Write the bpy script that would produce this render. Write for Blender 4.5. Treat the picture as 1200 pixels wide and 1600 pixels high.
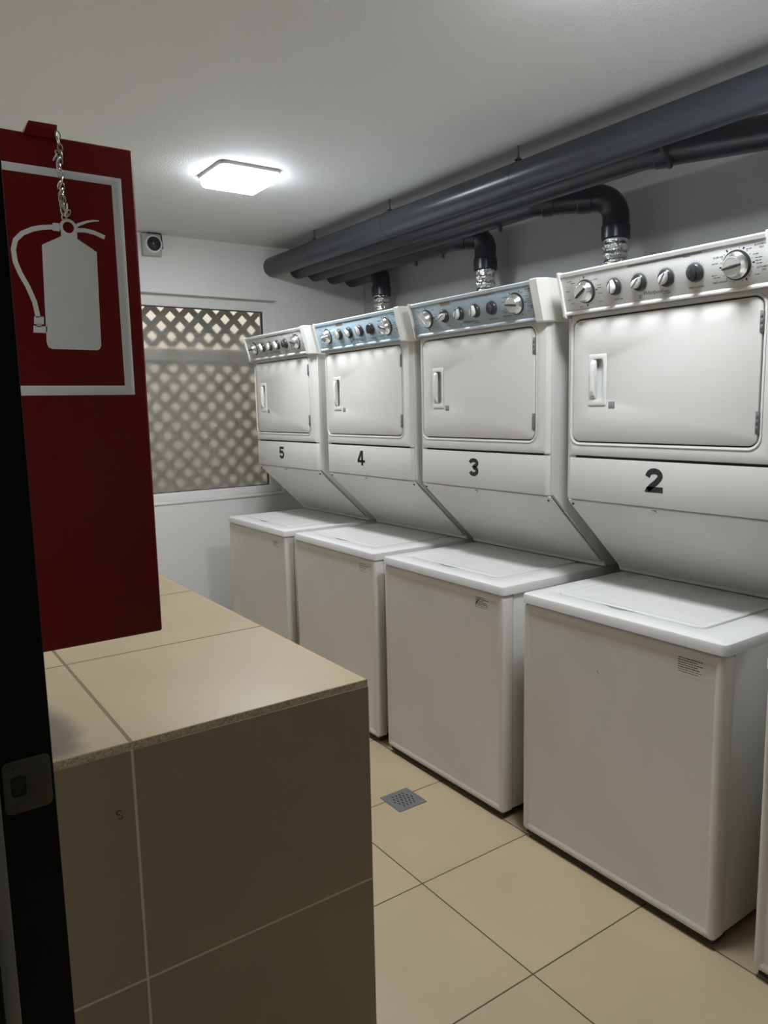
import bpy, bmesh, math, random
from mathutils import Vector, Matrix, noise
random.seed(4)
PI = math.pi
scene = bpy.context.scene
C = scene.collection
for o in list(bpy.data.objects): bpy.data.objects.remove(o)

# ---------------------------------------------------------------- camera
cam_d = bpy.data.cameras.new('camera'); cam = bpy.data.objects.new('camera', cam_d); C.objects.link(cam)
yaw, pitch, roll = 0.6071, -0.1379, -0.0211
f = Vector((math.sin(yaw)*math.cos(pitch), math.cos(yaw)*math.cos(pitch), math.sin(pitch)))
r = Vector((math.cos(yaw), -math.sin(yaw), 0)); u = r.cross(f)
r2 = r*math.cos(roll)+u*math.sin(roll); u2 = -r*math.sin(roll)+u*math.cos(roll)
M = Matrix((r2, u2, -f)).transposed().to_4x4(); M.translation = Vector((-1.6897, -1.4163, 1.4154))
cam.matrix_world = M
cam_d.sensor_fit = 'VERTICAL'; cam_d.sensor_height = 36.0
cam_d.lens = 36.0*1175.55/1600.0
cam_d.clip_start = 0.02
scene.camera = cam
# ---------------------------------------------------------------- look
vs = scene.view_settings
vs.view_transform = 'Standard'; vs.look = 'None'; vs.gamma = 1.0; vs.use_curve_mapping = False
vs.exposure = 1.93
LAMP = 24.0           # emission of the ceiling lamp diffusers
WELL = 8.0            # daylight lamp in the light well behind the window
w = bpy.data.worlds.new('world'); scene.world = w; w.use_nodes = True
w.node_tree.nodes['Background'].inputs[0].default_value = (0.75, 0.82, 1.0, 1)
w.node_tree.nodes['Background'].inputs[1].default_value = 0.002

# ---------------------------------------------------------------- materials
def mat(name, col, rough=0.5, metal=0.0, spec=0.5, bump=None, mottle=None, coat=0.0, **kw):
    m = bpy.data.materials.new(name); m.use_nodes = True
    nt = m.node_tree; b = nt.nodes['Principled BSDF']
    b.inputs['Base Color'].default_value = (*col, 1); b.inputs['Roughness'].default_value = rough
    b.inputs['Metallic'].default_value = metal; b.inputs['Specular IOR Level'].default_value = spec
    b.inputs['Coat Weight'].default_value = coat
    tc = nt.nodes.new('ShaderNodeTexCoord')
    if mottle:                       # (scale, second colour, amount)
        n = nt.nodes.new('ShaderNodeTexNoise'); n.inputs['Scale'].default_value = mottle[0]; n.inputs['Detail'].default_value = 6
        rp = nt.nodes.new('ShaderNodeMapRange'); rp.inputs[1].default_value = 0.42; rp.inputs[2].default_value = 0.68
        rp.inputs[4].default_value = mottle[2]
        mx = nt.nodes.new('ShaderNodeMix'); mx.data_type = 'RGBA'
        mx.inputs[6].default_value = (*col, 1); mx.inputs[7].default_value = (*mottle[1], 1)
        nt.links.new(tc.outputs['Object'], n.inputs['Vector']); nt.links.new(n.outputs['Fac'], rp.inputs[0])
        nt.links.new(rp.outputs[0], mx.inputs[0]); nt.links.new(mx.outputs[2], b.inputs['Base Color'])
    if bump:                         # (scale, strength, distance)
        n = nt.nodes.new('ShaderNodeTexNoise'); n.inputs['Scale'].default_value = bump[0]; n.inputs['Detail'].default_value = 3
        bp = nt.nodes.new('ShaderNodeBump'); bp.inputs['Strength'].default_value = bump[1]; bp.inputs['Distance'].default_value = bump[2]
        nt.links.new(tc.outputs['Object'], n.inputs['Vector']); nt.links.new(n.outputs['Fac'], bp.inputs['Height'])
        nt.links.new(bp.outputs[0], b.inputs['Normal'])
    return m

ENAMEL = (0.65, 0.635, 0.60)
m_enamel = mat('white_enamel', ENAMEL, 0.36, mottle=(3.0, (0.69, 0.68, 0.655), 0.5))
m_lidw = mat('white_lid_enamel', (0.74, 0.73, 0.71), 0.30)
m_front = mat('white_enamel_front', (0.73, 0.70, 0.655), 0.36, mottle=(4.0, (0.66, 0.64, 0.60), 0.6))
m_cream = mat('yellowed_plastic', (0.72, 0.71, 0.65), 0.42)
m_cap = mat('white_plastic', (0.74, 0.74, 0.71), 0.4)
m_gap = mat('dark_gap', (0.03, 0.03, 0.03), 0.8)
m_rubber = mat('black_rubber', (0.012, 0.012, 0.012), 0.6)
m_panel = {'grey': mat('grey_panel', (0.68, 0.68, 0.665), 0.35, mottle=(60, (0.63, 0.63, 0.62), 0.5)),
           'blue': mat('dusty_blue_panel', (0.38, 0.46, 0.52), 0.35, mottle=(40, (0.33, 0.41, 0.47), 0.6)),
           'light_blue': mat('light_blue_panel', (0.48, 0.64, 0.74), 0.35, mottle=(40, (0.43, 0.58, 0.68), 0.6)),
           'worn_grey': mat('worn_grey_panel', (0.60, 0.60, 0.585), 0.4, mottle=(55, (0.42, 0.41, 0.40), 0.7))}
m_lip = {'grey': mat('grey_lip', (0.80, 0.80, 0.78), 0.35), 'blue': mat('blue_lip', (0.60, 0.67, 0.72), 0.35),
         'light_blue': mat('light_blue_lip', (0.60, 0.73, 0.82), 0.35), 'worn_grey': mat('worn_lip', (0.78, 0.78, 0.76), 0.4)}
m_chrome = mat('brushed_metal', (0.80, 0.80, 0.78), 0.24, 1.0, bump=(400, 0.15, 0.0005))
m_knobface = mat('silver_knob_face', (0.72, 0.72, 0.70), 0.35, 0.55)
m_knobdark = mat('dark_knob_plastic', (0.035, 0.037, 0.037), 0.32)
m_ring = mat('grey_ring', (0.27, 0.27, 0.27), 0.4)
m_pointer = mat('pearl_pointer', (0.82, 0.82, 0.78), 0.25, 0.15)
m_ink = mat('black_ink', (0.02, 0.02, 0.02), 0.6)
m_inkgrey = mat('grey_ink', (0.05, 0.05, 0.05), 0.6)
m_sticker = mat('white_sticker', (0.72, 0.71, 0.68), 0.45)
m_tape = mat('brown_tape', (0.28, 0.20, 0.11), 0.6)
m_steel = mat('steel', (0.55, 0.54, 0.52), 0.35, 0.9)
m_pipe = mat('dark_grey_pvc', (0.036, 0.040, 0.050), 0.30, spec=0.5, mottle=(6, (0.030, 0.034, 0.043), 0.7))
m_foil = mat('crinkled_foil', (0.86, 0.86, 0.84), 0.22, 1.0, bump=(90, 0.9, 0.006))
m_rod = mat('threaded_rod', (0.10, 0.10, 0.10), 0.5, 0.6)
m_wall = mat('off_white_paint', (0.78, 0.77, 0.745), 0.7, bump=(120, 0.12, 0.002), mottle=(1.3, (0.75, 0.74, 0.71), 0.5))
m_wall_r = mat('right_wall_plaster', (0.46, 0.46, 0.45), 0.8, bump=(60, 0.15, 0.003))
m_ceil = mat('white_textured_ceiling', (0.69, 0.69, 0.685), 0.85, bump=(160, 0.5, 0.004))
m_red = mat('red_enamel', (0.140, 0.0005, 0.003), 0.28, spec=0.35, bump=(9, 0.03, 0.003))
m_white = mat('white_vinyl', (0.86, 0.87, 0.85), 0.4, mottle=(50, (0.80, 0.81, 0.79), 0.5))
m_black = mat('black_painted_metal', (0.004, 0.004, 0.005), 0.6, spec=0.2)
m_seal = mat('grey_door_seal', (0.30, 0.30, 0.28), 0.6)
m_plate = mat('dull_strike_metal', (0.10, 0.095, 0.075), 0.55, 0.5)
m_grout = mat('light_grout', (0.52, 0.47, 0.34), 0.85)
m_dgrout = mat('dark_grout', (0.20, 0.155, 0.085), 0.9)
m_wframe = mat('white_window_frame', (0.74, 0.73, 0.70), 0.4)
m_gasket = mat('window_gasket', (0.05, 0.05, 0.05), 0.6)
m_lattice = mat('lattice_wood', (0.33, 0.315, 0.295), 0.7)
m_rail = mat('pale_rail', (0.50, 0.49, 0.46), 0.7)
m_well = mat('light_well_plaster', (0.72, 0.69, 0.64), 0.9)
m_lens = mat('dark_dome', (0.02, 0.022, 0.03), 0.12)
m_box = mat('grey_box_plastic', (0.42, 0.43, 0.41), 0.5)
m_drain = mat('drain_steel', (0.24, 0.24, 0.25), 0.42, 0.6)
m_chain = mat('galvanised_chain', (0.62, 0.60, 0.57), 0.3, 1.0)

def emit(name, col, s):
    m = bpy.data.materials.new(name); m.use_nodes = True; nt = m.node_tree
    b = nt.nodes['Principled BSDF']; b.inputs['Base Color'].default_value = (0.8, 0.8, 0.8, 1)
    b.inputs['Emission Color'].default_value = (*col, 1); b.inputs['Emission Strength'].default_value = s
    return m
m_lamp = emit('lamp_diffuser', (0.90, 0.95, 1.0), LAMP*1.22)
m_lampside = emit('lamp_diffuser_side', (0.84, 0.91, 1.0), LAMP*0.30)

def glass_mat():
    m = bpy.data.materials.new('frosted_glass'); m.use_nodes = True; nt = m.node_tree
    b = nt.nodes['Principled BSDF']; b.inputs['Base Color'].default_value = (0.95, 0.95, 0.93, 1)
    b.inputs['Transmission Weight'].default_value = 1.0; b.inputs['IOR'].default_value = 1.3
    b.inputs['Specular IOR Level'].default_value = 0.3
    tc = nt.nodes.new('ShaderNodeTexCoord'); sx = nt.nodes.new('ShaderNodeSeparateXYZ')
    mr = nt.nodes.new('ShaderNodeMapRange'); mr.inputs[1].default_value = 1.98; mr.inputs[2].default_value = 1.74
    mr.inputs[3].default_value = 0.14; mr.inputs[4].default_value = 0.50
    nt.links.new(tc.outputs['Object'], sx.inputs[0]); nt.links.new(sx.outputs[2], mr.inputs[0]); nt.links.new(mr.outputs[0], b.inputs['Roughness'])
    return m
m_glass = glass_mat()

def tile_mat(name, col, col2, x0, sx, y0, sy, joint, jcol, axes=(0, 1), rough=0.35, dark_patch=None):
    """square tiles with grout joints laid out in object coordinates"""
    m = bpy.data.materials.new(name); m.use_nodes = True; nt = m.node_tree; b = nt.nodes['Principled BSDF']
    L = nt.links.new
    tc = nt.nodes.new('ShaderNodeTexCoord'); sp = nt.nodes.new('ShaderNodeSeparateXYZ'); L(tc.outputs['Object'], sp.inputs[0])
    def math_(op, a, bb):
        n = nt.nodes.new('ShaderNodeMath'); n.operation = op
        for i, v in enumerate((a, bb)):
            if v is None: continue
            if isinstance(v, (int, float)): n.inputs[i].default_value = v
            else: L(v, n.inputs[i])
        return n.outputs[0]
    ds = []; cells = []
    for ax, o, s in ((axes[0], x0, sx), (axes[1], y0, sy)):
        t = math_('DIVIDE', math_('SUBTRACT', sp.outputs[ax], o), s)
        cells.append(math_('FLOOR', t, None))
        fr = math_('SUBTRACT', t, math_('ROUND', t, None))
        ds.append(math_('MULTIPLY', math_('ABSOLUTE', fr, None), s))
    d = math_('MINIMUM', ds[0], ds[1])
    mask = nt.nodes.new('ShaderNodeMapRange'); L(d, mask.inputs[0])
    mask.inputs[1].default_value = joint*0.5; mask.inputs[2].default_value = joint*0.5+0.0008
    n = nt.nodes.new('ShaderNodeTexNoise'); n.inputs['Scale'].default_value = 3.5; n.inputs['Detail'].default_value = 8; n.inputs['Roughness'].default_value = 0.6
    L(tc.outputs['Object'], n.inputs['Vector'])
    rp = nt.nodes.new('ShaderNodeMapRange'); rp.inputs[1].default_value = 0.35; rp.inputs[2].default_value = 0.65; L(n.outputs['Fac'], rp.inputs[0])
    mx = nt.nodes.new('ShaderNodeMix'); mx.data_type = 'RGBA'; mx.inputs[6].default_value = (*col, 1); mx.inputs[7].default_value = (*col2, 1); L(rp.outputs[0], mx.inputs[0])
    out = mx.outputs[2]
    # small tone change from tile to tile
    cv = nt.nodes.new('ShaderNodeCombineXYZ'); L(cells[0], cv.inputs[0]); L(cells[1], cv.inputs[1])
    wn = nt.nodes.new('ShaderNodeTexWhiteNoise'); L(cv.outputs[0], wn.inputs['Vector'])
    vr = nt.nodes.new('ShaderNodeMapRange'); vr.inputs[3].default_value = 0.95; vr.inputs[4].default_value = 1.04; L(wn.outputs['Value'], vr.inputs[0])
    hs = nt.nodes.new('ShaderNodeHueSaturation'); L(out, hs.inputs['Color']); L(vr.outputs[0], hs.inputs['Value']); out = hs.outputs[0]
    if dark_patch:  # soft dark patches with noisy edges, mixed into the tile colour
        for (cx_, cy_, rx_, ry_, sc) in dark_patch:
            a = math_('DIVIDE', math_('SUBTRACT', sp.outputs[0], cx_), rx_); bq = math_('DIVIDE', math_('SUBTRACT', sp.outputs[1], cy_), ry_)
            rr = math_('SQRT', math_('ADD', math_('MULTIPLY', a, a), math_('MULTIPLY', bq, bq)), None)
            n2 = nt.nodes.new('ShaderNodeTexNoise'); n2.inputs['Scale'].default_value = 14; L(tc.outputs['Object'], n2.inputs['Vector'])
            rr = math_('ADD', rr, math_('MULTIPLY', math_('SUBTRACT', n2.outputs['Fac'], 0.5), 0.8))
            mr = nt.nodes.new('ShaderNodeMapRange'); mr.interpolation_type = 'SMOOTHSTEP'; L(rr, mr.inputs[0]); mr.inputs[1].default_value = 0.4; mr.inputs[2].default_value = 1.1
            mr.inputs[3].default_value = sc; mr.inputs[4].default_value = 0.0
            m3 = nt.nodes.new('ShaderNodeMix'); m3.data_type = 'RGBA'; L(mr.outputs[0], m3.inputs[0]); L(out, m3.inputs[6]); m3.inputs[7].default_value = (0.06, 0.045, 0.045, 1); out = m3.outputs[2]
    m2 = nt.nodes.new('ShaderNodeMix'); m2.data_type = 'RGBA'; L(mask.outputs[0], m2.inputs[0]); m2.inputs[6].default_value = (*jcol, 1); L(out, m2.inputs[7])
    L(m2.outputs[2], b.inputs['Base Color'])
    rr = nt.nodes.new('ShaderNodeMapRange'); L(mask.outputs[0], rr.inputs[0]); rr.inputs[3].default_value = 0.9; rr.inputs[4].default_value = rough; L(rr.outputs[0], b.inputs['Roughness'])
    bp = nt.nodes.new('ShaderNodeBump'); bp.inputs['Strength'].default_value = 0.6; bp.inputs['Distance'].default_value = 0.002; L(mask.outputs[0], bp.inputs['Height']); L(bp.outputs[0], b.inputs['Normal'])
    return m
m_floor = tile_mat('beige_floor_tiles', (0.52, 0.41, 0.26), (0.475, 0.37, 0.23), -0.4279, 0.4404, -0.2119, 0.4520, 0.0032, (0.10, 0.07, 0.03), rough=0.42)
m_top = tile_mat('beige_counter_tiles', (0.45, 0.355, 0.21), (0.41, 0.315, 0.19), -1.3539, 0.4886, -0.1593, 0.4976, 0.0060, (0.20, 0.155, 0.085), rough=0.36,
                 dark_patch=[(-1.465, -0.035, 0.062, 0.17, 0.75)])
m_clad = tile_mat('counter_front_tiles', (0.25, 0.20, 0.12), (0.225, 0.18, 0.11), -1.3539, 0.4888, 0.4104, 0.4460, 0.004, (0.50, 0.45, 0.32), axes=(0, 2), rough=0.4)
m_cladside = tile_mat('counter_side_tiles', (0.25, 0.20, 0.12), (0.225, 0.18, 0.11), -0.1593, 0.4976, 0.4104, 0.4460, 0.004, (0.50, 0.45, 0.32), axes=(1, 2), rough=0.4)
m_edge = mat('speckled_tile_edge', (0.50, 0.42, 0.26), 0.8, mottle=(260, (0.22, 0.17, 0.09), 0.9), bump=(300, 0.5, 0.002))

# ---------------------------------------------------------------- mesh helpers
def new(): return bmesh.new()
def finish(name, bm, material, parent=None, smooth=35, loc=None):
    bmesh.ops.remove_doubles(bm, verts=bm.verts, dist=1e-6)
    bmesh.ops.recalc_face_normals(bm, faces=bm.faces)
    me = bpy.data.meshes.new(name); bm.to_mesh(me); bm.free()
    for m in (material if isinstance(material, (list, tuple)) else [material]): me.materials.append(m)
    if smooth:
        for p in me.polygons: p.use_smooth = True
        me.set_sharp_from_angle(angle=math.radians(smooth))
    o = bpy.data.objects.new(name, me); C.objects.link(o)
    if parent: o.parent = parent
    if loc: o.location = loc
    return o
def tag(o, label=None, cat=None, group=None, kind=None):
    if label: o['label'] = label
    if cat: o['category'] = cat
    if group: o['group'] = group
    if kind: o['kind'] = kind
    return o
def thing(name, label, cat, loc=(0, 0, 0), group=None):
    o = bpy.data.objects.new(name, None); C.objects.link(o); o.location = loc; o.empty_display_size = 0.1
    return tag(o, label, cat, group)
def box(bm, x0, x1, y0, y1, z0, z1, bev=0.0, seg=2, mi=0):
    r_ = bmesh.ops.create_cube(bm, size=1.0)
    vs_ = r_['verts']
    for v in vs_: v.co = Vector((x0+(v.co.x+.5)*(x1-x0), y0+(v.co.y+.5)*(y1-y0), z0+(v.co.z+.5)*(z1-z0)))
    fs = list({f_ for v in vs_ for f_ in v.link_faces})
    for f_ in fs: f_.material_index = mi
    if bev:
        es = list({e for v in vs_ for e in v.link_edges})
        bmesh.ops.bevel(bm, geom=es, offset=bev, segments=seg, profile=0.5, affect='EDGES')
    return bm
def loft(bm, loops, cap0=True, cap1=True, closed=True, mi=0):
    vl = [[bm.verts.new(p) for p in lp] for lp in loops]
    n = len(vl[0])
    for a, b in zip(vl[:-1], vl[1:]):
        for i in range(n if closed else n-1):
            j = (i+1) % n
            try: f_ = bm.faces.new((a[i], a[j], b[j], b[i])); f_.material_index = mi
            except ValueError: pass
    if cap0: f_ = bm.faces.new(vl[0][::-1]); f_.material_index = mi
    if cap1: f_ = bm.faces.new(vl[-1]); f_.material_index = mi
    return vl
def rrect(u0, u1, v0, v1, r_, n=5):
    r_ = max(min(r_, (u1-u0)/2-1e-5, (v1-v0)/2-1e-5), 1e-5); pts = []
    for cu, cv, a0 in ((u1-r_, v1-r_, 0), (u0+r_, v1-r_, 90), (u0+r_, v0+r_, 180), (u1-r_, v0+r_, 270)):
        for k in range(n+1):
            a = math.radians(a0+90*k/n); pts.append((cu+r_*math.cos(a), cv+r_*math.sin(a)))
    return pts
def rpanel(bm, mp, u0, u1, v0, v1, r_, prof, cap0=True, cap1=True):
    """rounded panel: prof is a list of (inset, depth)"""
    loops = [[mp(a, b, d) for a, b in rrect(u0+i, u1-i, v0+i, v1-i, max(r_-i, 0.0005))] for i, d in prof]
    return loft(bm, loops, cap0, cap1)
def ringplate(bm, mp, O_, ro, H, rh, d0, d1, be=0.003):
    """plate between depths d0..d1 with rounded outline O_ and rounded hole H"""
    def L_(R, r_, g, d): return [mp(a, b, d) for a, b in rrect(R[0]-g, R[1]+g, R[2]-g, R[3]+g, max(r_+g, 0.0005))]
    loops = [L_(O_, ro, 0, d0), L_(O_, ro, 0, d1-be), L_(O_, ro, -be*.35, d1-be*.3), L_(O_, ro, -be, d1),
             L_(H, rh, be, d1), L_(H, rh, be*.35, d1-be*.3), L_(H, rh, 0, d1-be), L_(H, rh, 0, d0)]
    vl = loft(bm, loops, False, False)
    a, b = vl[-1], vl[0]; n = len(a)
    for i in range(n):
        j = (i+1) % n; bm.faces.new((a[i], a[j], b[j], b[i]))
def prism(bm, pts, mp, d0, d1, bev=0.0):
    n = len(pts)
    va = [bm.verts.new(mp(a, b, d0)) for a, b in pts]; vb = [bm.verts.new(mp(a, b, d1)) for a, b in pts]
    bm.faces.new(va[::-1]); bm.faces.new(vb)
    es = []
    for i in range(n):
        j = (i+1) % n; bm.faces.new((va[i], va[j], vb[j], vb[i]))
    if bev:
        es = list({e for v in va+vb for e in v.link_edges})
        bmesh.ops.bevel(bm, geom=es, offset=bev, segments=2, profile=0.5, affect='EDGES')
def lathe(bm, mp, prof, n=32, cap0=True, cap1=True, su=1.0):
    loft(bm, [[mp(r_*math.cos(2*PI*k/n)*su, r_*math.sin(2*PI*k/n), d) for k in range(n)] for r_, d in prof], cap0, cap1)
def tube(bm, pts, rad, n=16, caps=True, jitter=None):
    pts = [Vector(p) for p in pts]
    T = []
    for i in range(len(pts)):
        a = pts[max(i-1, 0)]; b = pts[min(i+1, len(pts)-1)]; T.append((b-a).normalized())
    N = T[0].orthogonal().normalized(); loops = []
    for i, p in enumerate(pts):
        N = (N - T[i]*N.dot(T[i])).normalized(); B = T[i].cross(N)
        rr = rad[i] if isinstance(rad, (list, tuple)) else rad
        lp = []
        for k in range(n):
            a = 2*PI*k/n; q = rr*(1+(jitter(i, k) if jitter else 0))
            lp.append(p+N*math.cos(a)*q+B*math.sin(a)*q)
        loops.append(lp)
    loft(bm, loops, caps, caps)
def bend(pts, rad, n=8):
    """round the corners of a polyline"""
    pts = [Vector(p) for p in pts]; out = [pts[0]]
    for i in range(1, len(pts)-1):
        a = (pts[i-1]-pts[i]).normalized(); b = (pts[i+1]-pts[i]).normalized()
        ang = a.angle(b); t = min(rad/math.tan(ang/2), (pts[i-1]-pts[i]).length*.49, (pts[i+1]-pts[i]).length*.49)
        R = t*math.tan(ang/2); c = pts[i]+(a+b).normalized()*(R/math.sin(ang/2))
        s = pts[i]+a*t-c; e = pts[i]+b*t-c
        tot = s.angle(e)
        for k in range(n+1):
            q = k/n; out.append(c+(s*math.sin((1-q)*tot)+e*math.sin(q*tot))/math.sin(tot))
    out.append(pts[-1]); return out
def stroke(bm, pts, wd, mp, d0, d1):
    """flat stroke of given width (number or list) along a 2D path"""
    n = len(pts); L_, R_ = [], []
    for i, (x, y) in enumerate(pts):
        a = Vector(pts[max(i-1, 0)]); b = Vector(pts[min(i+1, n-1)]); t = (b-a).normalized()
        ww = (wd[i] if isinstance(wd, (list, tuple)) else wd)/2
        L_.append((x-t.y*ww, y+t.x*ww)); R_.append((x+t.y*ww, y-t.x*ww))
    loops = [[mp(*L_[i], d0), mp(*L_[i], d1), mp(*R_[i], d1), mp(*R_[i], d0)] for i in range(n)]
    loft(bm, loops)
def arc(cx_, cy_, rx_, ry_, a0, a1, n=14):
    return [(cx_+rx_*math.cos(math.radians(a0+(a1-a0)*k/n)), cy_+ry_*math.sin(math.radians(a0+(a1-a0)*k/n))) for k in range(n+1)]
def text_into(bm, s, size, mp, u_, v_, d, align='CENTER', shear=0.0, bold=0.0):
    cu = bpy.data.curves.new('lettering', 'FONT'); cu.body = s; cu.size = size; cu.align_x = align; cu.align_y = 'CENTER'
    cu.shear = shear; cu.offset = bold; cu.resolution_u = 2
    o = bpy.data.objects.new('lettering', cu); C.objects.link(o)
    dg = bpy.context.evaluated_depsgraph_get(); me = bpy.data.meshes.new_from_object(o.evaluated_get(dg))
    bpy.data.objects.remove(o); bpy.data.curves.remove(cu)
    vs_ = [bm.verts.new(mp(u_+v.co.x, v_+v.co.y, d)) for v in me.vertices]
    for p in me.polygons:
        try: bm.faces.new([vs_[i] for i in p.vertices])
        except ValueError: pass
    bpy.data.meshes.remove(me)

# ================================================================ THE ROOM
ZC, YB, XR, XL = 2.427, 3.004, 1.25, -1.56
YN = -3.4
def struct(name, bm, m, parent=None, smooth=0):
    o = finish(name, bm, m, parent, smooth)
    if not parent: o['kind'] = 'structure'
    return o
b = new(); box(b, -3.2, XR+.12, YN-.12, YB+.12, -0.1, 0.0); struct('floor', b, m_floor)
b = new(); box(b, -3.2, XR+.12, YN-.12, YB+.12, ZC, ZC+.1); struct('ceiling', b, m_ceil)
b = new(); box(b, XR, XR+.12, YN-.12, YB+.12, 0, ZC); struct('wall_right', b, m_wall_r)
b = new(); box(b, -3.2, XR, YN-.12, YN, 0, ZC); struct('wall_near', b, m_wall)
# left wall with the doorway (y -1.56 .. -0.6)
b = new(); box(b, -1.72, XL, -0.52, YB, 0, ZC); box(b, -1.72, XL, YN, -1.60, 0, ZC); box(b, -1.72, XL, -1.60, -0.52, 2.12, ZC); struct('wall_left', b, m_wall)
b = new(); box(b, -3.2, -3.1, YN, YB, 0, ZC); struct('wall_corridor', b, m_wall)
# back wall with the window opening
WX0, WX1, WZ0, WZ1 = -0.95, 0.590, 0.878, 2.102
b = new(); box(b, -3.1, WX0, YB, YB+.12, 0, ZC); box(b, WX1, XR, YB, YB+.12, 0, ZC); box(b, WX0, WX1, YB, YB+.12, 0, WZ0); box(b, WX0, WX1, YB, YB+.12, WZ1, ZC)
struct('wall_back', b, m_wall)
# window
win = bpy.data.objects.new('window_1', None); C.objects.link(win); win.location = (0, YB+.045, 0); win['kind'] = 'structure'
mpy = lambda a, c, d: (a, -d, c)
b = new(); ringplate(b, mpy, (WX0, WX1, WZ0, WZ1), 0.0006, (WX0+.07, WX1-.085, WZ0+.052, WZ1-.068), 0.001, -.05, 0.0, 0.004)
finish('window_frame', b, m_wframe, win)
b = new(); ringplate(b, mpy, (WX0+.066, WX1-.081, WZ0+.048, WZ1-.064), 0.001, (WX0+.074, WX1-.089, WZ0+.056, WZ1-.072), 0.001, -.03, -.008, 0.001)
finish('gasket', b, m_gasket, win)
b = new(); box(b, WX0+.066, WX1-.081, .018, .022, WZ0+.048, WZ1-.064); finish('glass_pane', b, m_glass, win, 0)
# fixed bead below the window
b = new(); box(b, WX0-.0, WX1+.0, YB-.006, YB, WZ0-.012, WZ0, 0.002); struct('trim_1', b, m_wframe)

# light well behind the window
b = new(); box(b, -1.5, 1.25, 3.95, 4.05, 0, 3.0); box(b, -1.6, -1.5, YB+.12, 4.05, 0, 3.0); box(b, 1.25, 1.35, YB+.12, 4.05, 0, 3.0); struct('wall_light_well', b, m_well)
b = new(); box(b, -1.6, 1.35, YB+.12, 4.05, -.1, 0); struct('floor_light_well', b, m_well)
def lattice(name, z0, z1, label, mt, y):
    t = thing(name, label, 'lattice', (0, y, 0), )
    P = 0.0835; hw = 0.0185; x0_, x1_ = -1.0, 0.66
    b_ = new()
    for sgn, dy in ((1, 0.0), (-1, 0.008)):
        k = -40
        while k < 60:
            c = k*P*math.sqrt(2)
            # line z = z0 + sgn*(x - x0 - c): clip to the rectangle
            pts = []
            for x in (x0_, x1_):
                z = z0+sgn*(x-x0_-c)
                pts.append((x, z))
            (xa, za), (xb, zb) = pts
            def at(z): return xa+(xb-xa)*(z-za)/(zb-za)
            lo, hi = (z0, z1)
            q = sorted([(min(max(z, lo), hi)) for z in (za, zb)])
            if q[1]-q[0] > 0.01:
                A, B_ = (at(q[0]), q[0]), (at(q[1]), q[1])
                stroke(b_, [A, B_], hw*2, lambda a, c_, d: (a, d, c_), dy, dy+.007)
            k += 1
    finish('lattice_slats', b_, mt, t, 0)
    b_ = new(); box(b_, x0_, x1_, -.01, .02, z1-.004, z1+.03)
    box(b_, x0_-.03, x0_, -.01, .02, z0, z1+.03); box(b_, x1_, x1_+.03, -.01, .02, z0, z1+.03)
    finish('lattice_frame', b_, mt, t, 0)
    return t
lattice('lattice_screen', 1.815, 2.12, 'upper diagonal lattice screen seen crisply through top of window glass', m_lattice, YB+.16)
lattice('lattice_screen', 0.80, 1.70, 'lower diagonal lattice screen blurred behind the frosted window glass', m_lattice, YB+.16)
b = new(); box(b, -1.03, .69, -.01, .03, 1.735, 1.80, .003); o = finish('lattice_rail', b, m_rail, loc=(0, YB+.16, 0))
tag(o, 'pale horizontal rail between upper and lower lattice behind the window', 'rail')
ld = bpy.data.lights.new('light_well_daylight', 'AREA'); ld.shape = 'RECTANGLE'; ld.size = 2.2; ld.size_y = 0.5; ld.energy = WELL; ld.color = (1.0, .97, .93)
lo = bpy.data.objects.new('light_well_daylight', ld); C.objects.link(lo); lo.location = (-.1, 3.62, 2.9); lo.rotation_euler = (math.radians(12), 0, 0)

# door jamb, seal and strike plate
b = new(); box(b, -1.605, -1.553, -0.60, -0.52, 0, 2.12, .001); box(b, -1.73, -1.6205, -0.61, -0.52, 0, 2.12, .001)
box(b, -1.605, -1.553, -1.60, -1.54, 0, 2.12, .001); box(b, -1.72, -1.553, -1.60, -0.52, 2.07, 2.12, .001); jamb = struct('door_1', b, m_black)
b = new(); box(b, -1.6205, -1.605, -0.6015, -0.53, 0, 2.07, .001); finish('door_seal', b, m_seal, jamb)
mps = lambda a, c, d: (a, -0.600-d, c)
b = new(); ringplate(b, mps, (-1.6020, -1.5560, 1.009, 1.066), .007, (-1.595, -1.5805, 1.027, 1.049), .004, 0, .0016, .0006)
sp_ = finish('strike_plate', b, m_plate, jamb); sp_['label'] = 'dull metal strike plate'
b = new(); box(b, -1.595, -1.5805, -.6004, -.5998, 1.027, 1.049); finish('latch_hole', b, m_rubber, sp_)
for z in (1.0165, 1.0585):
    b = new(); lathe(b, lambda a, c, d: (-1.588+a, -.6018-d, z+c), [(.0035, 0), (.003, .0008)], 14); finish('screw', b, m_plate, sp_)

# ================================================================ COUNTER
cn = thing('tiled_counter', 'low beige tiled folding counter running along the left wall', 'counter', (-1.21, 1.4, 0))
def cf(name, b_, m_, smooth=0):
    for v in b_.verts: v.co -= Vector((1e-9, 0, 0))
    o_ = finish(name, b_, m_, None, smooth); o_.parent = cn; o_.matrix_parent_inverse = Matrix.Translation((1.21, -1.4, 0)); return o_
b = new(); box(b, XL+.001, -.882, -.150, YB-.001, 0.0, .843); cf('counter_body', b, m_grout)
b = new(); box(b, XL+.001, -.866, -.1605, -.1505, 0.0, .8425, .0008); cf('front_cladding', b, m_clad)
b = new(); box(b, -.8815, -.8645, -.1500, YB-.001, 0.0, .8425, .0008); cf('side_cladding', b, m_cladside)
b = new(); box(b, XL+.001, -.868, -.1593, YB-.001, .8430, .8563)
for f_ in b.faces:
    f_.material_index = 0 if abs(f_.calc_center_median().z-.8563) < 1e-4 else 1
o = cf('counter_top', b, [m_top, m_edge])
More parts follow.
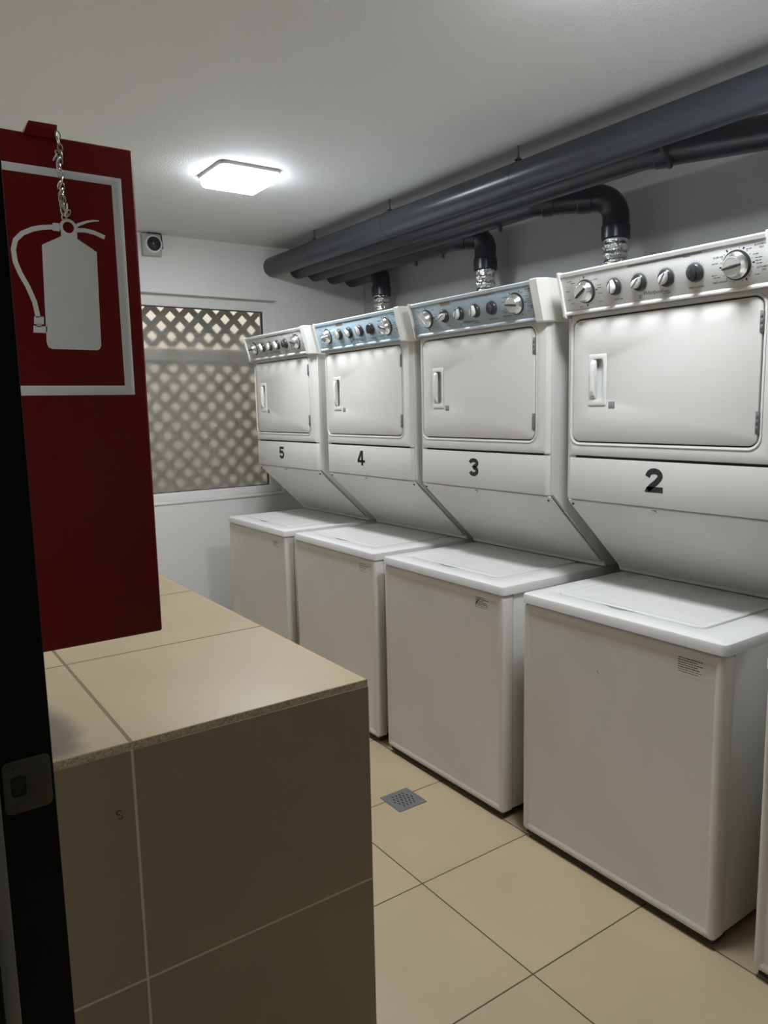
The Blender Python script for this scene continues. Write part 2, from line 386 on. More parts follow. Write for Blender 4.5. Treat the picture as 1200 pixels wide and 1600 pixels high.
b = new(); box(b, -1.492, -1.480, .330, .346, .8564, .8590, .001); o = finish('paper_scrap', b, m_sticker); tag(o, 'tiny white scrap lying on the counter tile joint by the door jamb', 'scrap')
# black scuff mark on the counter front
b = new(); mpf = lambda a, c, d: (a, -.1606-d, c)
stroke(b, arc(-1.383, .738, .004, .004, 20, 300, 8), .0018, mpf, 0, .0003); stroke(b, arc(-1.381, .729, .0035, .003, 60, -160, 8), .0016, mpf, 0, .0003)
cf('scuff_mark', b, m_ink)

# ================================================================ RED EXTINGUISHER CABINET
BX0, BX1, BY, BZ0, BZ1 = XL+.001, -1.3325, -.300, 1.083, 1.782
rc = thing('extinguisher_cabinet', 'dark red metal fire extinguisher cabinet hung on wall above counter', 'cabinet', ((BX0+BX1)/2, BY+.11, BZ0))
OFF = Matrix.Translation(rc.location).inverted()
def rf(name, b_, m_, parent=rc, smooth=35):
    o_ = finish(name, b_, m_, None, smooth); o_.parent = parent
    if parent is rc: o_.matrix_parent_inverse = OFF
    return o_
b = new(); box(b, BX0, BX1, BY, BY+.22, BZ0, BZ1, .004, 3); rf('cabinet_body', b, m_red)
b = new(); box(b, BX1-.001, BX1+.0025, BY+.03, BY+.21, BZ0+.02, BZ1-.02, .001); rf('cabinet_door', b, m_red)
mpr = lambda a, c, d: (a, BY-.0002-d, c)
b = new(); prism(b, [(-1.4747, BZ1-.004), (-1.4672, 1.795), (-1.4665, 1.7955), (-1.4325, 1.7960), (-1.4315, 1.795), (-1.434, BZ1-.004)], lambda a, c, d: (a, BY+d, c), -.004, .06, .0008); rf('top_bracket', b, m_red)
b = new()
T_ = .0006
ringplate(b, mpr, (-1.5300, -1.3515, 1.4415, 1.7405), .0006, (-1.5170, -1.3650, 1.4545, 1.7300), .0006, 0, T_, .0001)
rf('white_border', b, m_white)
b = new()
prism(b, [(-1.462, 1.6404), (-1.4369, 1.654), (-1.4364, 1.6648), (-1.4157, 1.6650), (-1.4160, 1.6526), (-1.3915, 1.6378), (-1.3944, 1.5101), (-1.3965, 1.5056), (-1.4006, 1.5037), (-1.4594, 1.5040), (-1.4642, 1.5063), (-1.4659, 1.5127)][::-1], mpr, 0, T_)
ringc = (-1.4267, 1.6665)
ringplate(b, mpr, (ringc[0]-.0112, ringc[0]+.0112, ringc[1]-.0112, ringc[1]+.0112), .0111, (ringc[0]-.0072, ringc[0]+.0072, ringc[1]-.0072, ringc[1]+.0072), .0071, 0, T_+.0001, .0001)
prism(b, [(-1.4468, 1.6603), (-1.4383, 1.6603), (-1.4380, 1.6706), (-1.4463, 1.6703)], mpr, 0, T_+.0002)
hose = [(-1.4380, 1.6652), (-1.4480, 1.6648), (-1.4600, 1.6630), (-1.4719, 1.6595), (-1.4852, 1.6527), (-1.494, 1.6435), (-1.4975, 1.631), (-1.4965, 1.6155), (-1.4917, 1.6013), (-1.4837, 1.5847), (-1.4769, 1.5652), (-1.4740, 1.5450)]
stroke(b, hose, .0062, mpr, 0, T_)
prism(b, [(-1.4797, 1.5362), (-1.4677, 1.5362), (-1.4669, 1.5466), (-1.4789, 1.5466)], mpr, 0, T_)
prism(b, [(-1.4771, 1.5326), (-1.4709, 1.5328), (-1.4709, 1.5370), (-1.4769, 1.5370)], mpr, 0, T_)
prism(b, [(-1.4815, 1.5250), (-1.4645, 1.5250), (-1.4638, 1.5339), (-1.4808, 1.5342)], mpr, 0, T_)
stroke(b, [(-1.4185, 1.6680), (-1.4125, 1.6722), (-1.4022, 1.6768), (-1.3940, 1.6790), (-1.3852, 1.6800)], [.005, .004, .003, .0025, .0015], mpr, 0, T_)
stroke(b, [(-1.4185, 1.6640), (-1.4056, 1.6652), (-1.393, 1.6635), (-1.3792, 1.6585)], .0056, mpr, 0, T_)
# black bore of the valve ring
o = rf('extinguisher_pictogram', b, m_white, smooth=0)
b = new(); lathe(b, lambda a, c, d: mpr(ringc[0]+a, ringc[1]+c, d), [(.0073, T_), (.0073, T_+.0001)], 24); rf('pictogram_hole', b, m_red)
# chain
b = new()
def link(bm, c, s, ax, tilt):
    R = Matrix.Rotation(tilt, 3, 'Y') @ Matrix.Rotation(ax, 3, 'Z')
    pts = [c + R @ Vector((math.sin(a)*s*.42, 0, math.cos(a)*s*(.62+.10*abs(math.cos(a))))) for a in [2*PI*k/14 for k in range(15)]]
    tube(bm, pts, .0009, 6, False)
px_ = [(-1.4320, 1.7830), (-1.4325, 1.775), (-1.4305, 1.767), (-1.4300, 1.759), (-1.4320, 1.751), (-1.4330, 1.7425), (-1.4325, 1.734), (-1.4315, 1.726), (-1.4320, 1.7175), (-1.4315, 1.709), (-1.4315, 1.701), (-1.4320, 1.693), (-1.4318, 1.685)]
for k, (x, z) in enumerate(px_): link(b, Vector((x, BY-.005, z)), .0075, (PI/2 if k % 2 else 0.2), random.uniform(-.3, .3))
for k, (x, z) in enumerate([(-1.4345, 1.7570), (-1.4385, 1.7530), (-1.4350, 1.7490), (-1.4345, 1.7390), (-1.4360, 1.7180), (-1.4350, 1.7095), (-1.4350, 1.7010), (-1.4360, 1.6930), (-1.4340, 1.6855), (-1.4320, 1.6790), (-1.4285, 1.6900), (-1.4280, 1.6830)]):
    link(b, Vector((x, BY-.009, z)), .0075, random.uniform(0.2, 1.4), random.uniform(-.8, .8))
o = finish('hanging_chain', b, m_chain); tag(o, 'thin steel chain dangling over the front of the red cabinet', 'chain')

# ================================================================ CEILING LAMPS
def ceiling_lamp(cx_, cy_, label):
    t = thing('ceiling_lamp', label, 'ceiling lamp', (cx_, cy_, ZC), 'square ceiling lamps')
    s = .128
    mp = lambda a, c, d: (a, c, -d)
    b_ = new(); rpanel(b_, mp, -s-.010, s+.010, -s-.010, s+.010, .026, [(0, 0.0), (0, .011), (.002, .0135)]); finish('lamp_base', b_, m_box, t)
    b_ = new(); rpanel(b_, mp, -s, s, -s, s, .02, [(.004, .014), (.0, .018), (0, .034), (.006, .044), (.016, .049), (.03, .051)]); 
    for f_ in b_.faces: f_.material_index = 0 if f_.calc_center_median().z < -.045 else 1
    finish('lamp_diffuser', b_, [m_lamp, m_lampside], t)
    return t
ceiling_lamp(-.232, 1.722, 'glowing white square ceiling lamp over the aisle ahead')
ceiling_lamp(-.232, -.27, 'glowing ceiling lamp above the doorway end of the room')

# ================================================================ LAUNDRY MACHINES
def digit(bm, s, mp, u0, v0, wd, h, d0, d1):
    """bold figure in a box wd x h whose lower left corner is (u0, v0)"""
    t = .245*h
    def P(pts): return [(u0+a*wd, v0+c*h) for a, c in pts]
    def S(pts, tt=None): stroke(bm, P(pts), tt or t, mp, d0, d1)
    def Q(pts): prism(bm, P(pts), mp, d0, d1)
    k = t/h; kw = t/wd
    if s == '2':
        S([(kw*.45, .66)]+[(.5+.335*math.cos(math.radians(a)), .70+.205*math.sin(math.radians(a))) for a in range(165, -31, -15)]+[(.62, .44), (.36, .26), (.16, .09)], t*.98)
        Q([(0, 0), (1, 0), (1, k), (.14, k), (.0, .06)])
    if s == '3':
        S([(.5-.36*math.cos(math.radians(a)), .735+.17*math.sin(math.radians(a))) for a in range(5, 226, 20)]+[(.52, .545)], t*.92)
        S([(.5, .50)]+[(.5+.35*math.cos(math.radians(a)), .285+.185*math.sin(math.radians(a))) for a in range(75, -171, -15)], t*.98)
        Q([(.36, .46), (.6, .46), (.6, .60), (.36, .60)])
    if s == '4':
        Q([(.0, .20), (1, .20), (1, .375), (.0, .375)])
        Q([(.50, 0), (.50+kw*.95, 0), (.50+kw*.95, 1), (.50, 1)])
        S([(.09, .31), (.56, .96)], t*.85)
    if s == '5':
        Q([(.18, 1-k*.9), (.92, 1-k*.9), (.92, 1), (.18, 1)])
        Q([(.16, 1), (.34, 1), (.26, .48), (.04, .46)][::-1])
        S([(.13, .52)]+[(.49+.35*math.cos(math.radians(a)), .33+.235*math.sin(math.radians(a))) for a in range(125, -171, -15)], t*.95)

KY = [.590, .483, .398, .311, .2245, .110]
def make_machine(x0, y0, number, label, panel, angles, sticker, cap_m):
    t = thing('laundry_machine', label, 'laundry machine', (x0, y0, 0), 'stacked laundry machines')
    W_ = .686
    def P(name, b_, m_, parent=t, smooth=35, label_=None):
        o_ = finish(name, b_, m_, parent, smooth)
        if label_: o_['label'] = label_
        return o_
    mx_ = lambda X: (lambda a, c, d: (X-d, a, c))          # u = y, v = z, depth towards the aisle
    # --- washer
    b_ = new(); box(b_, .050, .745, .004, W_-.004, .030, .7925, .004); P('washer_cabinet', b_, m_enamel)
    b_ = new(); rpanel(b_, mx_(0), .001, W_-.001, .024, .7900, .012, [(.001, -.046), (0, -.044), (0, -.010), (.0025, -.004), (.006, -.001), (.010, 0), (.019, -.0004), (.024, -.0035), (.027, -.0042)])
    fp = P('washer_front_panel', b_, m_front)
    b_ = new(); box(b_, .012, .07, .012, W_-.012, .010, .030); box(b_, .03, .70, .02, W_-.02, .012, .032); P('base_plinth', b_, m_gap)
    for fx in (.06, .68):
        for fy in (.06, W_-.06):
            b_ = new(); lathe(b_, lambda a, c, d: (fx+a, fy+c, d), [(.02, 0), (.02, .008), (.008, .010), (.008, .032)], 14); P('foot', b_, m_rubber)
    mz = lambda Z: (lambda a, c, d: (a, c, Z+d))
    b_ = new(); ringplate(b_, mz(.7935), (-.004, .752, -.003, W_+.003), .016, (.078, .500, .110, .612), .022, 0, .0305, .008)
    box(b_, .07, .51, .10, .62, .7945, .806)
    wt = P('worktop', b_, m_lidw)
    b_ = new(); rpanel(b_, mz(.806), .0805, .4975, .1125, .6095, .020, [(0, 0), (0, .0165), (.0015, .0188), (.004, .0195), (.020, .0195), (.0225, .0185), (.03, .0180)])
    ldp = P('washer_lid', b_, m_lidw)
    b_ = new(); pts = [(.0785, .318)]+[(.0785-.016*math.sin(PI*k/12), .318+.118*k/12) for k in range(1, 12)]+[(.0785, .436)]
    prism(b_, pts, mz(.8241), 0, .0004); P('lid_finger_notch', b_, m_ring, ldp)
    if sticker:
        u0, u1, v0, v1, kind = sticker
        b_ = new(); rpanel(b_, mx_(.0042), u0, u1, v0, v1, .003, [(0, 0), (0, .0004)]); st = P('care_sticker', b_, m_sticker)
        b_ = new(); rnd = random.Random(kind); n = 7 if kind < 10 else 5
        for k in range(n):
            z = v1-.006-(v1-v0-.010)*k/(n-.3); u = u1-.003; end = u1-(u1-u0)*rnd.uniform(.55, .93)
            while u > end:
                l = rnd.uniform(.004, .011); hgt = .0024 if k < n-2 else .0014
                box(b_, .0042-.0006, .0042-.0003, max(u-l, u0+.002), u, z-hgt/2, z+hgt/2); u -= l+.0014
        if kind == 3:   # triangular peeled corner
            prism(b_, [(u1-.004, v0+.012), (u1-.004, v0+.022), (u1-.026, v1-.004), (u1-.022, v1-.010)], mx_(.0042), .0003, .0006)
        P('sticker_print', b_, m_inkgrey, st, 0)
    # --- dryer body (side profile)
    D0, D1 = -.019, .692
    prof = [(.207, 1.690), (.207, 1.112), (.484, .848), (.484, .828), (.735, .828), (.735, 1.800), (.30, 1.806), (.215, 1.74)]
    b_ = new(); prism(b_, prof, lambda a, c, d: (a, d, c), D0, D1, .004); P('dryer_cabinet', b_, m_enamel)
    # slanted shroud below the band
    b_ = new(); A, B_ = Vector((.200, 1.1070)), Vector((.478, .8420)); dn_ = (B_-A).normalized(); nn = Vector((dn_.y, -dn_.x))
    if nn.x > 0: nn = -nn
    def mslant(a, c, d): q = A+dn_*c+nn*(d-.004); return (q.x, a, q.y)
    Ls = (B_-A).length
    rpanel(b_, mslant, D0+.007, D1-.007, 0.004, Ls, .004, [(0, 0), (0, .003), (.0015, .0045), (.012, .0055)]); P('slanted_shroud', b_, m_enamel)
    for (yy, c_, big) in ((D1-.022, .020, 0), (D0+.022, .020, 0), (.361, .014, 1)):
        b_ = new(); lathe(b_, lambda a, c, d: mslant(yy+a, c_+c, .0055+d), [(.0072 if big else .004, 0), (.0065 if big else .0035, .003), (.003, .0045)], 14)
        P('screw', b_, m_steel if big else m_rod)
    # band with the number
    def chamf(bm, z0, z1, xf, c=.021, dz=0.0):
        pts = [(xf+.035, D0+.0005), (xf+c, D0+.0005), (xf, D0+c), (xf, D1-c), (xf+c, D1-.0005), (xf+.035, D1-.0005)]
        prism(bm, pts, lambda a, c_, d: (a, c_, d), z0, z1, .002)
    b_ = new(); chamf(b_, 1.1095, 1.2435, .196); band = P('lower_band', b_, m_enamel)
    # front frame around the dryer door
    b_ = new()
    ringplate(b_, mx_(.207), (D0+.021, D1-.021, 1.2515, 1.690), .002, (.0505, .6640, 1.2925, 1.6755), .030, 0, .012, .002)
    for ya, yb in ((D0+.0005, D0+.021), (D1-.021, D1-.0005)):
        lo_ = ya if ya < 0.3 else yb
        pts = [(.230, lo_), (.216, lo_), (.195, (yb if ya < .3 else ya)), (.230, (yb if ya < .3 else ya))]
        prism(b_, pts, lambda a, c_, d: (a, c_, d), 1.2515, 1.690)
    P('front_frame', b_, m_enamel)
    b_ = new(); ringplate(b_, mx_(.1952), (.0425, .6720, 1.2845, 1.6835), .036, (.0465, .6680, 1.2885, 1.6795), .033, 0, .0022, .001); P('door_surround_bead', b_, m_enamel)
    b_ = new(); ringplate(b_, mx_(.2069), (.045, .670, 1.287, 1.681), .02, (.525, .600, 1.400, 1.570), .004, 0, .0034, .0005); P('door_gasket', b_, m_gap)
    # dryer door
    hy0, hy1, hz0, hz1 = .531, .597, 1.408, 1.563
    b_ = new(); ringplate(b_, mx_(.2035), (.0535, .6600, 1.2965, 1.6715), .026, (hy0+.011, hy1-.011, hz0+.018, hz1-.014), .012, 0, .0105, .004)
    door = P('dryer_door', b_, m_front if False else m_enamel)
    b_ = new(); ringplate(b_, mx_(.193), (hy0, hy1, hz0, hz1), .003, (hy0+.011, hy1-.011, hz0+.018, hz1-.014), .012, -.002, .0025, .001)
    rpanel(b_, mx_(.193), hy0+.009, hy1-.009, hz0+.016, hz1-.012, .013, [(.002, -.0135), (0, -.011), (0, -.001)], True, False)
    q = [(-.0035, hz1-.020), (-.012, hz1-.030), (-.013, hz0+.045), (-.0035, hz0+.030)]
    prism(b_, [(.190, hz1-.016), (.183, hz1-.026), (.181, hz1-.050), (.181, hz0+.045), (.184, hz0+.030), (.191, hz0+.020), (.197, hz0+.024), (.197, hz1-.020)], lambda a, c, d: (a, d, c), hy1-.0275, hy1-.012, .002); P('door_handle', b_, cap_m, door, label_='recessed pale handle')
    b_ = new(); box(b_, .1922, .1930, .498, .521, 1.399, 1.419, .0002); P('door_badge', b_, m_ring, door)
    for za, zb in ((1.583, 1.637), (1.331, 1.386)):
        b_ = new(); box(b_, .1905, .196, .0495, .0600, za, zb, .0015)
        for zz in (za+.012, (za+zb)/2, zb-.012): box(b_, .1885, .192, .0515, .0575, zz-.0045, zz+.0045, .001)
        P('hinge', b_, m_drain, door)
    # dark strip in the gap between band and frame, standing in for its shade
    b_ = new(); box(b_, .2050, .2069, .02, .655, 1.240, 1.256); P('gap_strip', b_, m_gap)
    # --- console (tilted forward at the top)
    P0 = Vector((.180, 1.688)); P1 = Vector((.146, 1.8146)); tv = (P1-P0).normalized(); nv = Vector((-tv.y, tv.x))
    if nv.x > 0: nv = -nv
    H_ = (P1-P0).length
    def mc(a, c, d): q = P0+tv*c+nv*d; return (q.x, a, q.y)       # u=y, v up along the face, d outwards
    b_ = new()
    cy0, cy1 = .026, D1-.014
    loops = []
    pr2 = [(.235, 1.688), (.196, 1.688)]
    body = [mc(0, .002, -.012), mc(0, .000, -.002), mc(0, .004, .0035), mc(0, .008, .0035), mc(0, .0105, .0005), mc(0, .013, -.001), mc(0, .118, -.001), mc(0, .1185, .004), mc(0, .128, .0055), mc(0, H_, .002), (.215, 0, 1.8160), (.245, 0, 1.806), (.245, 0, 1.688)]
    prism(b_, [(p[0], p[2]) for p in body], lambda a, c, d: (a, d, c), cy0, cy1)
    con = P('control_console', b_, m_lip[panel], smooth=25)
    # end caps
    def cap(ys, yo, ch):
        b2 = new(); lps = []
        for c_, dd in ((-.006, .004), (.0, .0085), (.02, .008), (.115, .009), (H_+.001, .0085), (H_+.004, .004)):
            fx = mc(0, c_, dd)[0]; z = mc(0, c_, dd)[2]; bx = .262
            s_ = 1 if yo > ys else -1
            lps.append([(bx, ys, z), (fx, ys, z), (fx, yo-s_*ch*.7, z), (fx+ch, yo, z), (bx, yo, z)])
        loft(b2, lps); bmesh.ops.remove_doubles(b2, verts=b2.verts, dist=1e-6)
        return P('console_end_cap', b2, cap_m, t, 20)
    cap(.027, -.026, .030); cap(D1-.015, D1-.003, .006)
    b_ = new(); rpanel(b_, mc, cy0+.004, cy1-.003, .0145, .1165, .002, [(0, -.002), (0, .0002), (.0005, .0005)])
    pnl = P('control_panel', b_, m_panel[panel], t)
    # printing on the panel
    F = lambda a, c, d: mc(-a, c, .0005+d)                           # lettering reads left to right seen from the aisle
    vk = .0655
    rnd = random.Random(7)
    def words(bm, cx_, cy_, n_, s_=.0030):
        l = 0
        for k in range(n_):
            ww = rnd.uniform(.004, .009); stroke(bm, [(cx_+l, cy_), (cx_+l+ww, cy_)], s_*.55, F, 0, .0002); l += ww+.0015
    for lines, sz, cx_, cy_, sh in ((('FLUFF AIR',), .0062, -.157, .026, 0), (('AUTOMATIC', 'DRY'), .0062, -.043, .040, 0), (('AUTOMATIC', 'DRY'), .0062, -.042, -.014, 0),
                                    (('TIMED DRYING',), .0060, -.160, -.036, 0), (('PUSH TO START',), .0062, -.2250, -.039, 0), (('Whirlpool',), .0150, -.360, -.034, .4),
                                    (('LOAD', 'SIZE'), .0050, -.402, -.038, 0), (('FABRIC', 'SOFTENER'), .0052, -.316, -.036, 0), (('WATER TEMP',), .0050, -.475, -.038, 0)):
        b_ = new()
        for k, ln in enumerate(lines): text_into(b_, ln, sz, F, cx_, vk+cy_-k*sz*1.15, .0002, shear=sh, bold=.00012)
        P('lettering', b_, m_inkgrey, pnl, 0)
    for ki, ky in enumerate(KY):
        b_ = new()
        if ki in (0, 5):
            rr, ticks = ((.0385, 16) if ki == 0 else (.0405, 24))
            for k in range(ticks):
                if rnd.random() < .25: continue
                a = 2*PI*k/ticks; w0 = .0040 if k % 4 == 0 else .0018; l = .006 if k % 4 == 0 else .003
                stroke(b_, [(-ky+rr*math.cos(a), vk+rr*math.sin(a)), (-ky+(rr+l)*math.cos(a), vk+(rr+l)*math.sin(a))], w0, F, 0, .0002)
            for (a_, c_) in ([(-.655, .036), (-.640, .030), (-.664, .008), (-.664, -.018), (-.652, -.030), (-.545, .012), (-.543, .004), (-.545, -.012), (-.545, -.036), (-.620, -.043), (-.555, .030)] if ki == 0 else
                             [(-.176, .012), (-.180, -.017), (-.176, -.023), (-.083, .034), (-.066, .019), (-.062, .010), (-.062, .003), (-.060, -.004), (-.066, -.030)]):
                words(b_, a_, vk+c_, 2)
        else:
            for k in range(9):
                a = math.radians(30+120*k/8)
                stroke(b_, [(-ky+.0285*math.cos(a), vk+.0285*math.sin(a)), (-ky+.0305*math.cos(a), vk+.0305*math.sin(a))], .0012, F, 0, .0002)
        P('dial_marks', b_, m_ink, pnl, 0)
    b_ = new(); rpanel(b_, mc, .235, .255, .108, .1155, .001, [(0, .0005), (0, .0008)]); rpanel(b_, mc, .20, .43, .1105, .1155, .001, [(0, .0005), (0, .0007)]); P('panel_stripe', b_, m_ring, pnl)
    if panel in ('blue', 'light_blue'):
        b_ = new(); rpanel(b_, mc, .440, .498, .104, .1150, .001, [(0, .0008), (0, .0012)]); P('tape_strip', b_, m_tape, pnl, label_='strip of brown tape')
    # knobs
    for i, ky in enumerate(KY):
        a = math.radians(angles[i]); ca, sa = math.cos(a), math.sin(a)
        def K(p, q, d, ky=ky): return mc(ky-p, vk+q, .0006+d)             # p to the right as seen
        def KR(p, q, d): return K(p*ca-q*sa, p*sa+q*ca, d)                # rotated with the pointer along +p
        if i in (0, 5):
            R = .033 if i else .031
            b_ = new(); lathe(b_, K, [(R+.0045, 0), (R+.0045, .0012), (R+.001, .0015)], 40); kn = P('dial_knob', b_, m_knobdark, t)
            b_ = new(); lathe(b_, K, [(R, .001), (R, .007), (R-.0015, .009), (R*.80, .016), (R*.76, .0235), (R*.74, .0245)], 40); P('knob_skirt', b_, m_chrome, kn)
            b_ = new(); lathe(b_, K, [(R*.735, .0246), (R*.70, .0252), (R*.68, .0243), (R*.2, .0232)], 40); P('knob_face', b_, m_knobface, kn)
            b_ = new(); lp = []
            for s_, wd in ((-1.0, .0035), (-.6, .0048), (0, .0052), (.6, .0048), (1.0, .0035)):
                x_ = s_*R*.735; dz = .031-.0015*abs(s_)
                lp.append([KR(x_, -wd, .022), KR(x_, wd, .022), KR(x_, wd*.45, dz), KR(x_, -wd*.45, dz)])
            loft(b_, lp); P('knob_grip', b_, m_knobdark if i == 5 or number in ('2', '5') or i == 5 else m_knobface, kn)
        else:
            dark = (i == 4)
            b_ = new(); lathe(b_, K, [(.0265, 0), (.0265, .0006), (.0245, .0008)], 32); kn = P('selector_knob', b_, m_ring, t)
            b_ = new(); lathe(b_, K, [(.0235, .0006), (.0235, .006), (.0215, .010), (.019, .0115)], 32); P('knob_body', b_, m_knobdark, kn)
            # leaf shaped grip, tip along +p
            b_ = new(); leaf = []
            for k in range(24):
                th = 2*PI*k/24; rr_ = .0135
                x_ = rr_*math.cos(th)*1.15; y_ = rr_*math.sin(th)*.86
                if math.cos(th) > 0: y_ *= (1-math.cos(th)**2*.72); x_ *= 1.50
                leaf.append((x_-.002, y_))
            lp = [[KR(x_*s_, y_*s_, d_) for x_, y_ in leaf] for s_, d_ in ((1.0, .009), (.98, .019), (.90, .0225), (.7, .0240))]
            loft(b_, lp); P('pointer_grip', b_, m_knobdark if dark else m_pointer, kn)
            if not dark:
                b_ = new(); stroke(b_, [(-.0150, 0), (.0175, 0)], .0016, KR, .0235, .0252); P('pointer_line', b_, m_knobdark, kn)
    # number
    if number:
        D = {'2': (.3555, .0600, .0690), '3': (.3628, .0540, .0655), '4': (.380, .0620, .0680), '5': (.3805, .0600, .0640)}[number]
        b_ = new(); digit(b_, number, lambda a, c, d: (.196-d, -a, c), -(D[0]+D[1]/2), 1.1540, D[1], D[2], .0001, .0006)
        P('number_decal', b_, m_ink, band, 0, label_='black figure '+number)
    return t
def scuff(t, u_, v_, pts):
    b_ = new(); stroke(b_, [(u_+a, v_+c) for a, c in pts], .0016, lambda a, c, d: (.0042-d, a, c), 0, .0003); finish('scuff_mark', b_, m_inkgrey, t, 0)
XI = {1: .001, 2: -.0003, 3: .0023, 4: .0043, 5: -.0063}
YI = {1: -1.2210, 2: -.4348, 3: .3429, 4: 1.0988, 5: 1.8673}
make_machine(XI[5], YI[5], '5', 'white stacked washer and dryer numbered 5, worn grey control panel, beside the window', 'worn_grey', [0, 90, 60, 100, 90, -15], (.082, .143, .722, .760, 15), m_cap)
make_machine(XI[4], YI[4], '4', 'white stacked washer and dryer numbered 4 with light blue control panel', 'light_blue', [3, 90, 120, 100, 90, -18], (.047, .126, .722, .770, 14), m_cap)
make_machine(XI[3], YI[3], '3', 'white stacked washer and dryer numbered 3 with dusty grey-blue control panel', 'blue', [-55, 25, 60, 75, 90, -8], (.072, .143, .722, .770, 3), m_cream)
m2_ = make_machine(XI[2], YI[2], '2', 'large nearest full white stacked washer and dryer numbered 2, light grey panel', 'grey', [32, 80, 45, 55, 80, 7], (.0600, .1345, .7150, .7660, 2), m_cap)
scuff(m2_, .385, .640, [(0, 0), (.004, .002), (.006, .006), (.005, .009)])
make_machine(XI[1], YI[1], None, 'white laundry machine cut off at right edge, only its washer corner visible', 'grey', [20, 90, 45, 60, 90, 0], None, m_cap)

# ================================================================ VENT PIPES
ZP = 2.29
pipes = [
  ('dark grey vent pipe nearest the aisle, thickest and longest of the bundle', .560, 2.305, .060, -1.30),
  ('dark grey vent pipe second from the aisle, bending down at the right frame edge', .742, 2.306, .057, -.33),
  ('middle dark grey vent pipe with large elbow behind machine 2', .870, 2.298, .057, .79),
  ('dark grey vent pipe fourth from the aisle, elbow above machine 3', 1.010, ZP, .057, 1.62),
  ('short dark grey vent pipe nearest the right wall, dropping behind machine 4', 1.152, ZP-.008, .057, 2.62),
]
XRI = 1.10
for lab, xp, zp, rp_, yr in pipes:
    t = thing('vent_pipe', lab, 'pipe', (xp, YB, zp), 'vent pipes under the ceiling')
    inv = Vector((xp, YB, zp))
    xr = XRI if xp < 1.1 else 1.13
    kd = 2.0 if xp == .742 else 1.15
    dx = xr-xp; zend = 2.118
    route = [Vector((xr, yr, zend)), Vector((xr, yr, zp))]
    if dx > .04:
        k = dx*1.0 if xp > .6 else dx
        route += [Vector((xr-.0, yr, zp)), Vector((xp, yr+dx*kd, zp))][1:]
        route += [Vector((xp, YB-.001, zp))]
    else:
        route += [Vector((xp, YB-.001, zp))]
    # round the riser elbow wide and the run elbow less
    pts = bend(route, .105, 10)
    b_ = new(); tube(b_, [p-inv for p in pts], rp_, 28); finish('pipe_run', b_, m_pipe, t)
    def collar(p, d, l=.03, e=.0045):
        d = Vector(d).normalized(); b2 = new(); p = Vector(p)
        tube(b2, [p-d*l-inv, p-d*(l-.004)-inv, p+d*(l-.004)-inv, p+d*l-inv], [rp_+.001, rp_+e, rp_+e, rp_+.001], 28); finish('coupling', b2, m_pipe, t)
    collar((xr, yr, zend+.03), (0, 0, 1))
    if xp == .742:
        b_ = new(); q_ = Vector((.99, -.115, zp-.045))-inv; lathe(b_, lambda a, c, d: (q_.x+a, q_.y+c, q_.z-d), [(.021, 0), (.021, .045), (.017, .055), (.008, .060)], 20); finish('pipe_stub', b_, m_pipe, t)
    if dx > .04:
        dd = Vector((xp-xr, dx*kd, 0)).normalized()
        collar(Vector((xr, yr, zp))+dd*.135, dd, .03); collar(Vector((xp, yr+dx*kd, zp))-dd*.06, dd, .025)
    for yc in ():
        if yc < YB-.1: collar((xp, yc, zp), (0, 1, 0), .04, .004)
# foil ducts
for k, (lab, xr, yr, yc) in enumerate((
    ('crinkled foil duct rising behind machine 2 into the large elbow', 1.10, .79, .69),
    ('crinkled foil duct rising behind machine 3', 1.10, 1.62, 1.44),
    ('short crinkled foil duct rising behind machine 4, farthest away', 1.13, 2.62, 2.21),
    ('crinkled foil duct behind machine 2 hidden below its console', 1.10, -.33, -.09))):
    route = bend([Vector((.74, yc, 1.30)), Vector((1.10, yc, 1.30)), Vector((xr, yr, 1.52)), Vector((xr, yr, 2.1175))], .10, 8)
    # resample
    L_ = [0]
    for a, c in zip(route[:-1], route[1:]): L_.append(L_[-1]+(c-a).length)
    n = int(L_[-1]/.006); pts = []; j = 0
    for i in range(n+1):
        s = L_[-1]*i/n
        while j < len(L_)-2 and L_[j+1] < s: j += 1
        pts.append(route[j].lerp(route[j+1], (s-L_[j])/max(L_[j+1]-L_[j], 1e-9)))
    rn = random.Random(k)
    def jit(i, kk, k=k): return .05*math.sin(i*1.15)+.13*(noise.noise(Vector((math.cos(2*PI*kk/40)*3.2, math.sin(2*PI*kk/40)*3.2, i*.38+k*10))))
    base = Vector((.74, yc, 1.30))
    b_ = new(); tube(b_, [p-base for p in pts], .0485, 40, True, jit); o = finish('foil_duct', b_, m_foil, None, 20, loc=base)
    tag(o, lab, 'duct', 'foil ducts behind the machines')
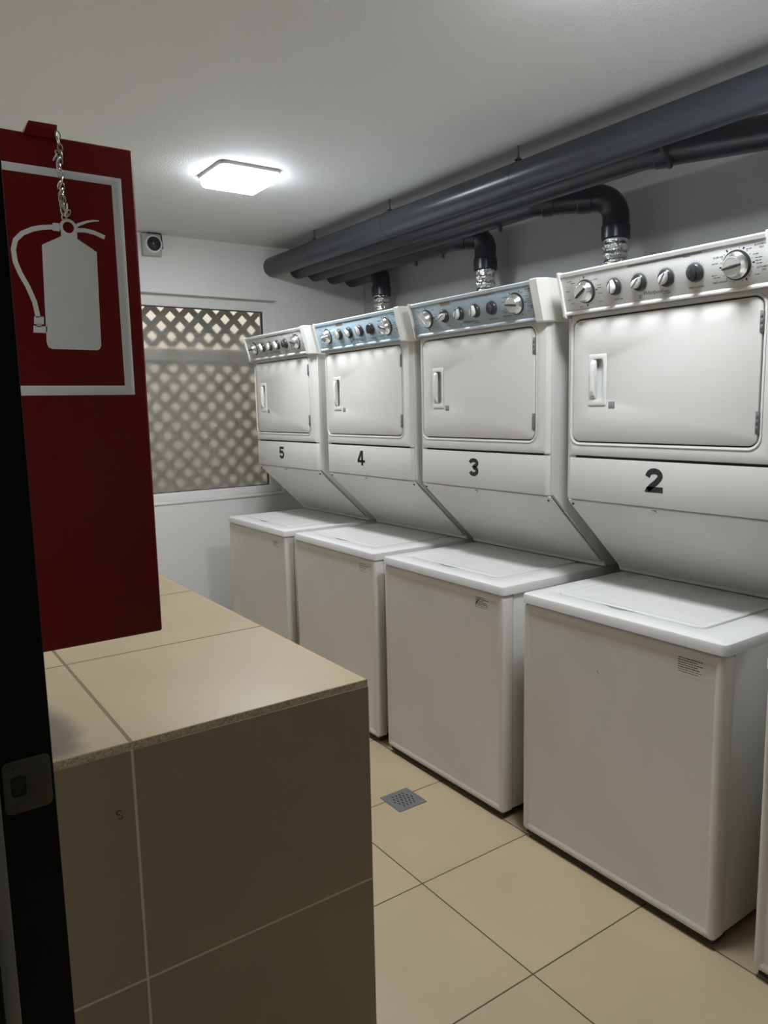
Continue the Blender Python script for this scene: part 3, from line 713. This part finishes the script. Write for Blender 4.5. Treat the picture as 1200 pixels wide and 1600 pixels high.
# hangers: rod, strap and nut around a pipe
def hanger(xp, yp, zp, rp_, lab, wing=True):
    t = thing('pipe_hanger', lab, 'pipe hanger', (xp, yp, ZC), 'pipe hangers')
    mp = lambda a, c, d: (a, d, c+zp-ZC)
    b_ = new(); loft(b_, [[(math.cos(a)*(rp_+q), d, math.sin(a)*(rp_+q)+zp-ZC) for a in [2*PI*k/28 for k in range(28)]] for q, d in ((.0003, -.006), (.0012, -.006), (.0012, .006), (.0003, .006))], False, False); finish('strap', b_, m_pipe, t)
    b_ = new(); lathe(b_, lambda a, c, d: (a, c, d), [(.0035, zp+rp_-ZC), (.0035, 0)], 10); finish('threaded_rod', b_, m_rod, t)
    b_ = new(); lathe(b_, lambda a, c, d: (a, c, d+zp+rp_-ZC), [(.016, .008), (.014, .012), (.007, .014), (.007, .020)], 6); finish('nut', b_, m_rod, t)
    if wing:
        b_ = new(); lathe(b_, lambda a, c, d: (a, c, zp-rp_-ZC-d), [(.010, -.002), (.010, .018), (.006, .024)], 12); finish('clamp_bolt', b_, m_pipe, t)
hanger(.560, 2.46, 2.305, .060, 'thin ceiling hanger rod on aisle pipe closest to the window wall', False)
hanger(.560, .84, 2.305, .060, 'ceiling hanger rod on aisle pipe above machine 3', False)
hanger(.560, 1.72, 2.305, .060, 'small ceiling hanger on aisle pipe halfway along', False)
hanger(.742, .28, 2.306, .057, 'ceiling hanger on second pipe above machine 2', True)
hanger(1.010, 2.10, ZP, .057, 'hanger bolt under fourth pipe beside the farthest riser', True)
hanger(1.010, 1.86, ZP, .057, 'hanger bolt under fourth pipe before the middle elbow', True)
hanger(.870, 1.27, 2.298, .057, 'hanger bolt under middle pipe near the middle elbow', True)

# ================================================================ WALL CAMERA, DRAIN
wc = thing('wall_camera', 'round dark dome camera on grey square box high on back wall', 'camera', (-.203, YB, 2.362))
mw = lambda a, c, d: (a, -d, c)
b = new(); rpanel(b, mw, -.058, .050, -.062, .060, .006, [(0, 0), (0, .032), (.004, .036)]); finish('mounting_box', b, m_box, wc)
b = new(); lathe(b, mw, [(.050, .034), (.050, .046), (.046, .052), (.040, .052), (.039, .046)], 36); finish('white_ring', b, m_wframe, wc)
b = new(); lathe(b, lambda a, c, d: mw(a+.002, c+.002, d), [(.0395, .044), (.037, .055), (.030, .063), (.018, .069), (.006, .071)], 36); finish('dome_lens', b, m_lens, wc)
b = new(); tube(b, bend([Vector((-.03, -.040, .060)), Vector((.048, -.042, .060)), Vector((.056, -.03, -.02))], .012, 5), .003, 8); finish('cable', b, m_rubber, wc)

dr = thing('floor_drain', 'small square slotted metal floor drain in beige tile floor', 'drain', (-.185, .665, 0))
mzf = lambda a, c, d: (a, c, d)
b = new(); rpanel(b, mzf, -.061, .061, -.062, .062, .003, [(0, .0002), (0, .0022), (.001, .003), (.009, .003), (.010, .002)]); finish('drain_plate', b, m_drain, dr)
b = new()
for row in range(-2, 3):
    n = {0: 6, 1: 5, 2: 4}[abs(row)]
    for k in range(n):
        x = (k-(n-1)/2)*.0150; y = row*.0175
        rpanel(b, mzf, x-.0022, x+.0022, y-.0068, y+.0068, .002, [(0, .0021), (0, .0024)])
o = finish('drain_slots', b, m_rubber, dr)
